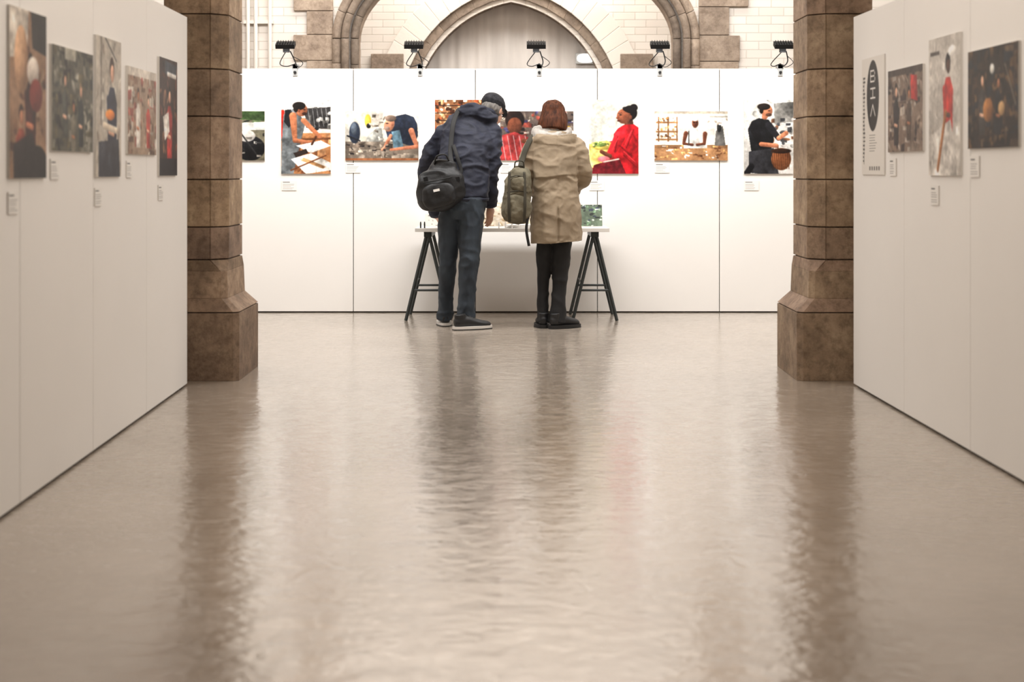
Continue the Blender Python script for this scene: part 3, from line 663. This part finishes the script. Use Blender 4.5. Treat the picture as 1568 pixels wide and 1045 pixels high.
# ------------------------------------------------------------ people
def head_parts():
    S_=sell
    skin=fuse([S_((0,-.008,.03),(.074,.094,.085)),S_((0,.03,-.03),(.058,.062,.08)),S_((0,.055,-.085),(.028,.025,.02)),
        tube([(0,.088,.018),(0,.104,-.012),(0,.112,-.026),(0,.09,-.034)],[.008,.011,.014,.006],ref=(1,0,0),n=12),
        S_((.032,.07,-.02),(.02,.016,.016)),S_((-.032,.07,-.02),(.02,.016,.016)),S_((0,.082,.03),(.045,.012,.012)),
        S_((.077,-.006,-.004),(.009,.018,.031)),S_((-.077,-.006,-.004),(.009,.018,.031)),
        tube([(0,-.015,-.03),(0,-.03,-.09),(0,-.05,-.16)],[.058,.054,.062],n=20)],.005,3)
    lips=fuse([S_((0,.088,-.054),(.023,.01,.006)),S_((0,.087,-.063),(.02,.01,.006))],.003,2)
    eyes=[]; iris=[]
    for sx in(-1,1):
        eyes.append(S_((sx*.03,.079,.006),(.013,.010,.008),n=14,m=10)); iris.append(S_((sx*.03,.0865,.006),(.006,.004,.006),n=10,m=8))
    return skin,lips,eyes,iris
HP=head_parts()
def add_head(a,c,fwd,up=(0,0,1),s=1):
    R=frame(fwd,up)
    a.add(xf(HP[0],R,c,s),'skin'); a.add(xf(HP[1],R,c,s),'lips')
    for e in HP[2]: a.add(xf(e,R,c,s),'eyew')
    for e in HP[3]: a.add(xf(e,R,c,s),'iris')
    return R
def hand(wr,d,nrm,side,curl=0.5,s=1.0):
    """wrist pos, direction to the fingers, palm-facing normal, side=+1 thumb along d x n"""
    d=V(d).normalized(); n=(V(nrm)-d*V(nrm).dot(d)).normalized(); t=d.cross(n)*side
    wr=V(wr); parts=[]
    parts.append(tube([wr-d*.03,wr+d*.005,wr+d*.05,wr+d*.088],[(.026,.019),(.028,.018),(.040,.016),(.038,.013)],ref=n,n=18))
    for off,l0,rr in((.029,.078,.0088),(.010,.088,.0092),(-.010,.082,.0088),(-.028,.064,.0078)):
        p=wr+d*(.085-abs(off-.005)*.25)+t*off; pts=[p-d*.02,p]; ang=0
        for k,fr in enumerate((.45,.32,.23)):
            ang+=curl*(.55+.35*k); dd=d*math.cos(ang)+n*math.sin(ang); p=p+dd*l0*fr; pts.append(p.copy())
        parts.append(tube(pts,[rr*1.05,rr*1.05,rr,rr*.93,rr*.75],ref=t,n=12,sub=4))
    p=wr+d*.025+t*.025; q=p+(d*.5+t*.75+n*.35).normalized()*.038; r_=q+(d*.8+t*.3+n*.5).normalized()*.032; u=r_+(d*.9+n*.6).normalized()*.024
    parts.append(tube([p,q,r_,u],[.015,.0115,.0105,.008],ref=n,n=12))
    return fuse([ (v,f) for v,f in parts],.0035,2)
def shoe(a,heel,d,L=.28,up='shoe',sole='sole',w=.048):
    d=V((d[0],d[1],0)).normalized(); h=V((heel[0],heel[1],0)); z=V((0,0,1))
    pts=[h+d*(-.005)+z*.05,h+d*.03+z*.055,h+d*.09+z*.058,h+d*.15+z*.048,h+d*.21+z*.038,h+d*(L-.02)+z*.032,h+d*L+z*.026]
    R=[(.02,.025),(.036,.045),(.038,.046),(.043,.035),(w,.028),(.038,.022),(.012,.01)]
    vf=fuse([tube(pts,R,ref=z,n=22),tube([h+d*.045+z*.05,h+d*.04+z*.115],[(.036,.043),(.036,.045)],ref=d,n=20)],.006,3)
    a.add(vf,up)
    o=[];n=36;side=d.cross(z)
    for k in range(n):
        th=2*math.pi*k/n; u=.5-.5*math.cos(th); along=-.014+u*(L+.024); wd=(.040+.016*math.sin(min(1,u)*math.pi*.9)+.002)*min(1,(math.sin(th)**2)**.28)
        o.append(h+d*along+side*math.copysign(wd,math.sin(th)))
    v=[p+z*.0 for p in o]+[p+z*.026 for p in o]
    f=[tuple(range(n)),tuple(range(2*n-1,n-1,-1))]+[(k,(k+1)%n,n+(k+1)%n,n+k) for k in range(n)]
    a.add((v,f),sole,False)
    v=[p+z*.0 for p in o]+[p+z*.007 for p in o]; v=[p+(p-(h+d*.13)).normalized()*.002 for p in v]
    for p in v: p.z=max(p.z,0)
    a.add((v,f),'solek',False)
    for k in range(4):
        c=h+d*(.10+.022*k)+z*(.100-.009*k); a.add(tube([c-side*.018,c+z*.003,c+side*.018],[.003]*3,ref=d,n=8,sub=2),up)

# ---- man
a=Acc()
mh=P(709,315,10.86)
def wr_leg(p,n):
    k=ridge(nz(p,6,6,11,3.1)); k2=ridge(nz(p,11,11,6,7.7))
    low=max(0,min(1,(0.26-p.z)/.25)); kn=math.exp(-((p.z-.50)/.12)**2); cr=max(0,min(1,(p.z-.72)/.1))
    return .006*k2+.010*k*(.25+low+.6*kn+.5*cr)-.005
LL=[P(692,305,10.86),P(688,345,10.87),P(686,400,10.87),P(683,450,10.95),P(682,487,11.0)]
RL=[P(724,305,10.84),P(721,345,10.82),P(718,400,10.77),P(715,450,10.79),P(712,490,10.80)]
tr=fuse([tube(LL,[(.085,.115),(.084,.105),(.065,.080),(.057,.070),(.060,.075)],n=28),tube(RL,[(.090,.118),(.092,.110),(.074,.084),(.065,.074),(.067,.08)],n=28),
     tube([P(708,335,10.86),mh,P(709,280,10.88)],[(.135,.12),(.172,.135),(.17,.13)],n=30)],.008,4,wr_leg)
a.add(tr,'jeans')
hl=P(683,499,10.99); hr=P(699,505,10.74)
shoe(a,(hl.x,10.93),(-.12,1),.28); shoe(a,(hr.x-.01,10.68),(.88,.45),.285)
def wr_jac(p,n):
    k=ridge(nz(p,7,5,11,1.3)); k2=ridge(nz(p,4,4,4,5.5)); b=nz(p,16,16,16); k3=ridge(nz(p,10,10,22,9.1))
    return .013*k+.012*k2+.004*b+.005*k3-.013
torso=tube([P(710,304,10.87),P(710,285,10.88),P(712,255,10.92),P(716,222,11.0),P(722,198,11.07),P(730,184,11.12),P(738,175,11.15)],
     [(.182,.145),(.185,.15),(.195,.155),(.212,.155),(.205,.135),(.14,.10),(.085,.075)],n=34)
armL=tube([P(697,198,11.06),P(680,208,11.07),P(661,240,11.10),P(654,262,11.16),P(660,300,11.28),P(667,326,11.36)],[.078,.082,.072,.066,.058,.050],ref=(1,.2,0),n=22)
armR=tube([P(745,196,11.06),P(753,212,11.03),P(753,245,10.98),P(750,272,10.98),P(749,296,11.02),P(750,312,11.06)],[.075,.082,.072,.068,.058,.052],ref=(0,1,.2),n=22)
hood=[tube([P(704,186,11.02),P(710,174,10.99),P(722,170,10.98),P(742,176,10.99),P(758,186,11.06)],[(.03,.04),(.045,.06),(.05,.07),(.045,.06),(.03,.04)],ref=(0,0,1),n=20),
      sell(P(724,186,11.0),(.105,.07,.06),Matrix.Rotation(.35,3,'Y')),
      tube([P(727,174,11.2),P(738,168,11.10),P(752,174,11.12),P(758,184,11.2)],[.03,.038,.038,.03],ref=(0,0,1),n=16)]
jac=fuse([torso,armL,armR]+hood,.008,3,wr_jac)
a.add(jac,'navy')
a.add(tube([P(750,310,11.055),P(750,315,11.065)],[.056,.054],n=22,sub=2,ref=(0,1,0)),'navy')
a.add(tube([P(667,324,11.355),P(668,329,11.37)],[.053,.051],n=22,sub=2,ref=(1,0,0)),'navy')
a.add(tube([P(710,303,10.87),P(710,308,10.87)],[(.188,.152),(.184,.148)],n=40,sub=2),'navy')
fw=(.5,.72,-.5)
hc=P(754,170,11.2)
Rm=add_head(a,hc,fw,s=1.0)
hair=fuse([sell((0,-.022,.0),(.082,.085,.07)),sell((0,-.045,-.045),(.06,.045,.04)),sell((.07,-.01,-.0),(.014,.03,.04)),sell((-.07,-.01,-.0),(.014,.03,.04))],.006,2,lambda p,n:.004*nz(p,60,60,25))
a.add(xf(hair,Rm,hc),'greyhair')
cap=fuse([sell((0,-.014,.055),(.086,.106,.076)),tube([(0,.05,.05),(0,.10,.048),(0,.145,.035)],[(.07,.012),(.065,.008),(.03,.005)],ref=(0,0,1),n=24)],.005,3,lambda p,n:.003*ridge(nz(p,14,14,20)))
a.add(xf(cap,Rm,hc),'cap')
for sx in(-1,1):
    a.add(xf(tube([(sx*.08,-.0,.01),(sx*.078,.05,.012),(sx*.055,.095,.01)],[.0025]*3,ref=(0,0,1),n=8),Rm,hc),'black')
    a.add(xf(tube([(sx*.03+.024*math.cos(q),.098,.004+.018*math.sin(q)) for q in np.linspace(0,6.28,14)],[.002]*14,ref=(0,1,0),n=6,sub=1),Rm,hc),'black')
a.add(xf(tube([(-.008,.1,.01),(.008,.1,.01)],[.002]*2,ref=(0,0,1),n=6,sub=1),Rm,hc),'black')
w0=P(750,316,11.07)
a.add(hand(w0,(.0,.12,-1),(-.75,.6,.1),1,.38,1),'skin')
wl=P(668,330,11.372)
a.add(hand(wl,(.25,.75,-.28),(.1,.25,-1),-1,.22,1),'skin')
man=a.obj('man')
# ---- his shoulder bag
a=Acc()
Rb=Matrix.Rotation(math.radians(-12),3,'Y'); bc=P(676,287,10.70)
def wr_bag(p,n): return .012*ridge(nz(p,6,6,9,2.2))+.008*nz(p,9,9,9)
bag=fuse([sell(bc,(.165,.085,.15),Rb,.72),sell(bc+V((-.02,0,-.05)),(.155,.09,.12),Rb,.8),sell(bc+V((.01,.0,.10)),(.11,.06,.10),Rb,.9)],.008,3,wr_bag)
a.add(bag,'bag')
a.add(fuse([sell(bc+V((-.015,-.075,-.06)),(.115,.035,.085),Rb,.6)],.006,2,wr_bag),'bag')
a.add(tube([bc+V((-.13,-.085,.035)),bc+V((-.03,-.105,.05)),bc+V((.08,-.095,.075))],[(.004,.004)]*3,ref=(0,0,1),n=8),'strap')
a.add(cbox(bc+V((-.03,-.118,-.02)),(.045,.004,.018),Rb),'paper',False)
a.add(tube([bc+V((-.05,-.03,.17)),bc+V((-.03,-.05,.225)),bc+V((.03,-.05,.235)),bc+V((.055,-.03,.19))],[(.006,.012)]*4,ref=(0,1,0),n=10),'strap')
sp=[bc+V((.09,-.02,.12)),P(690,240,10.76),P(691,215,10.82),P(694,190,10.87),P(700,172,10.95),P(706,166,11.04),P(704,176,11.16),P(698,205,11.25)]
a.add(tube(sp,[(.018,.004)]*len(sp),ref=(0,-1,.3),n=12),'strap')
sp=[bc+V((.12,0,.08)),P(706,262,10.72),P(700,240,10.74),P(694,222,10.79)]
a.add(tube(sp,[(.014,.004)]*4,ref=(0,-1,0),n=12),'strap')
for q in(-.11,.12): a.add(cbox(bc+V((q,-.07,.06)),(.03,.02,.03),Rb),'black',False)
a.obj('shoulder_bag')

# ---- woman
a=Acc()
LL=[P(838,345,10.86),P(834,390,10.87),P(832,430,10.88),P(831,465,10.87),P(831,494,10.86)]
RL=[P(861,345,10.86),P(859,390,10.85),P(857,430,10.84),P(855,465,10.83),P(854,495,10.82)]
tr=fuse([tube(LL,[(.075,.095),(.062,.080),(.048,.060),(.043,.052),(.044,.06)],n=26),tube(RL,[(.078,.095),(.072,.084),(.056,.064),(.056,.060),(.066,.076)],n=26),
   tube([P(850,358,10.86),P(850,330,10.86),P(850,300,10.86)],[(.13,.11),(.16,.12),(.15,.11)],n=28)],.007,3,
   lambda p,n:.006*ridge(nz(p,7,7,8,4))+.003*nz(p,10,10,10)-.003)
a.add(tr,'blk')
q=P(832,500,10.9); shoe(a,(q.x,10.80),(-.08,1),.245,'shoe','solek',.042)
q=P(846,503,10.8); shoe(a,(q.x-.01,10.76),(.82,.57),.25,'shoe','solek',.042)
def wr_coat(p,n):
    k=ridge(nz(p,8,8,2.4,2.0)); k2=ridge(nz(p,5,5,9,8.0)); lo=max(0,min(1,(1.02-p.z)/.3)); k3=ridge(nz(p,12,12,16,5.0)); av=1.0 if abs(n.z)<.7 else .2
    d=(.017*k*lo+.011*k2*(1-.5*lo)+.004*k3+.003*nz(p,18,18,18)-.011)*av
    if n.y<-.3:
        zf=1.105+.012*math.sin((p.x-.32)*14)
        d+=.012*max(0,min(1,(p.z-zf)/.008))*sst((-n.y-.3)/.3)
        if p.z<.9 and abs(n.z)<.6: d-=.014*math.exp(-((p.x-.335)/.010)**2)*sst((.9-p.z)/.04)
        d-=.005*math.exp(-((p.x-.335)/.006)**2)
    d-=.010*math.exp(-((p.z-1.0)/.02)**2)
    return d
coat_t=tube([P(852,371,10.86),P(851,350,10.86),P(851,320,10.86),P(851,290,10.87),P(850,262,10.89),P(849,235,10.92),P(848,217,10.95),P(847,205,10.97),P(847,196,10.98)],
   [(.196,.165),(.19,.162),(.183,.155),(.172,.14),(.172,.135),(.185,.135),(.175,.12),(.115,.09),(.065,.065)],n=36)
cR=tube([P(873,217,10.94),P(885,228,10.92),P(892,252,10.90),P(893,272,10.93),P(885,284,11.07),P(878,292,11.18)],[.062,.070,.068,.064,.056,.048],ref=(1,0,0),n=22)
cL=tube([P(826,217,10.94),P(813,228,10.92),P(807,252,10.90),P(806,272,10.93),P(816,286,11.07),P(822,294,11.18)],[.062,.070,.066,.062,.056,.048],ref=(1,0,0),n=22)
chood=[sell(P(850,224,10.86),(.125,.06,.055),Matrix.Rotation(.08,3,'Y')),sell(P(852,236,10.84),(.085,.045,.05)),
       tube([P(820,212,11.0),P(824,214,10.88),P(850,218,10.83),P(876,214,10.88),P(880,212,11.0)],[(.03,.035),(.035,.045),(.035,.05),(.035,.045),(.03,.035)],ref=(0,0,1),n=18)]
a.add(fuse([coat_t,cR,cL]+chood,.007,3,wr_coat),'khaki')
a.add(tube([P(879,291,11.16),P(877.5,293,11.185)],[.053,.052],ref=(1,0,0),n=22,sub=2),'khakidark')
a.add(tube([P(821.5,293,11.16),P(822.5,295,11.185)],[.053,.052],ref=(1,0,0),n=22,sub=2),'khakidark')
fl=fuse([tube([P(823,200,11.04),P(820,205,10.94),P(832,213,10.86),P(850,213,10.85),P(866,207,10.90),P(872,200,11.04)],[(.022,.030),(.03,.044),(.034,.054),(.03,.048),(.028,.038),(.022,.03)],ref=(0,0,1),n=20),
         tube([P(822,199,10.98),P(828,198,10.92),P(842,202,10.89),P(862,201,10.92),P(868,199,10.98)],[.026,.028,.028,.026,.022],ref=(0,0,1),n=18)],.007,3,lambda p,n:.008*ridge(nz(p,12,12,12,1)))
a.add(fl,'hood')
fw=(.1,.8,-.30); wc=P(848,179,11.01)
Rw=add_head(a,wc,fw,s=.95)
def wr_hair(p,n):
    th=math.atan2(p.y+.02,p.x)
    return .003*nz(V((math.cos(th),math.sin(th),p.z)),13,13,7)+.004*nz(p,50,50,6)+.005*nz(p,14,14,4)
hair=fuse([sell((0,-.016,.028),(.090,.108,.098)),tube([(0,-.03,.03),(0,-.040,-.03),(0,-.050,-.085),(0,-.060,-.140)],[(.088,.090),(.098,.084),(.108,.080),(.100,.064)],n=30),
   tube([(.07,.03,.04),(.085,.03,-.03),(.082,.03,-.09)],[.024,.024,.014],n=14),tube([(-.07,.03,.04),(-.085,.03,-.03),(-.082,.03,-.09)],[.024,.024,.014],n=14)],.004,2,wr_hair)
a.add(xf(hair,Rw,wc,1.0),'brownhair')
wr_=P(877,294,11.19); a.add(hand(wr_,(-.12,.9,-.2),(-.5,0,-.8),-1,.5),'skin')
wl_=P(823,296,11.19); a.add(hand(wl_,(.12,.9,-.25),(.5,0,-.8),1,.5),'skin')
a.obj('woman')
# ---- her backpack
a=Acc()
Rk=Matrix.Rotation(math.radians(6),3,'Y'); kc=P(792,299,10.76)
def wr_bp(p,n): return .010*ridge(nz(p,8,8,8,6))+.006*ridge(nz(p,14,14,14,3))+.007*nz(p,10,10,10)-.003
a.add(fuse([sell(kc,(.098,.085,.20),Rk,.7),sell(kc+V((.01,-.0,.10)),(.085,.08,.11),Rk,.85),sell(kc+V((-.005,-.0,-.10)),(.105,.09,.10),Rk,.8)],.007,2,wr_bp),'olive')
a.add(fuse([sell(kc+V((-.012,-.08,-.085)),(.075,.035,.085),Rk,.6)],.006,2,wr_bp),'olive')
a.add(fuse([sell(kc+V((.005,-.075,.085)),(.06,.025,.05),Rk,.6)],.006,2,wr_bp),'olive')
for zz,w in((.02,.075),(.13,.055)): a.add(tube([kc+V((-w,-.085,zz)),kc+V((0,-.10,zz+.012)),kc+V((w,-.085,zz))],[.004]*3,ref=(0,0,1),n=8),'olived')
for q in(-.055,.05): a.add(tube([kc+V((q,-.09,.17)),kc+V((q*1.1,-.112,.05)),kc+V((q*1.1,-.122,-.08)),kc+V((q,-.10,-.19))],[(.010,.003)]*4,ref=(0,-1,0),n=10),'olived')
a.add(tube([kc+V((-.02,-.02,.20)),kc+V((-.01,-.03,.245)),kc+V((.04,-.03,.245)),kc+V((.05,-.02,.20))],[(.005,.010)]*4,ref=(0,1,0),n=10),'olived')
st=[kc+V((.02,-.03,.19)),P(800,244,10.80),P(806,226,10.83),P(814,211,10.88),P(820,208,10.96),P(818,222,11.06),P(814,255,11.06)]
a.add(tube(st,[(.020,.006)]*len(st),ref=(0,-1,.4),n=12),'olived')
st=[kc+V((.07,-.04,-.14)),P(808,335,10.70),P(806,352,10.69),P(810,377,10.69)]
a.add(tube(st,[(.010,.002)]*4,ref=(0,-1,0),n=10),'strap')
a.obj('backpack')

# ------------------------------------------------------------ lighting
def area(name,loc,tgt,sx,sy,e,col):
    ld=bpy.data.lights.new(name,'AREA'); ld.shape='RECTANGLE'; ld.size=sx; ld.size_y=sy; ld.energy=e; ld.color=col
    o=bpy.data.objects.new(name,ld); scene.collection.objects.link(o); o.location=loc; aim(o,tgt); return o
area('fill_light_gallery',(0,9.9,4.2),(0,11.5,0.6),7,0.8,340,(1,.985,.965))  # added fill, no fixture: brightens the display wall beyond the clamp spots
area('fill_light_hall',(-.4,5.4,4.4),(1.9,6.0,0.9),.8,4,98,(1,.90,.80))  # added wall-washing fill without a fixture, aimed at the right wall
area('fill_light_hall_b',(.4,5.4,4.4),(-1.8,6.0,0.9),.8,4,98,(1,.90,.80))  # its added twin, washing the left wall
area('fill_light_far',(0,12.9,4.3),(0,15,2.4),5,.4,105,(1,.96,.91))  # unseen fill added to lift the masonry behind the panels
area('fill_light_niche',(0,14.6,4.3),(0,15.8,1.8),3,.5,110,(1,.96,.91))  # unseen fill added to brighten the curtain and pointed arch
w=bpy.data.worlds.new('world'); scene.world=w; w.use_nodes=True
w.node_tree.nodes['Background'].inputs[0].default_value=(.9,.85,.8,1); w.node_tree.nodes['Background'].inputs[1].default_value=.3

cd=bpy.data.cameras.new('camera'); cam=bpy.data.objects.new('camera',cd); scene.collection.objects.link(cam)
cam.location=(0,0,H); cam.rotation_euler=(math.pi/2,0,0)
cd.sensor_width=36; cd.lens=52; cd.shift_y=-262.5/1568; cd.clip_start=.05; cd.clip_end=60
cd.dof.use_dof=True; cd.dof.focus_distance=10.9; cd.dof.aperture_fstop=2.6
scene.camera=cam
scene.view_settings.view_transform='Standard'; scene.view_settings.look='None'
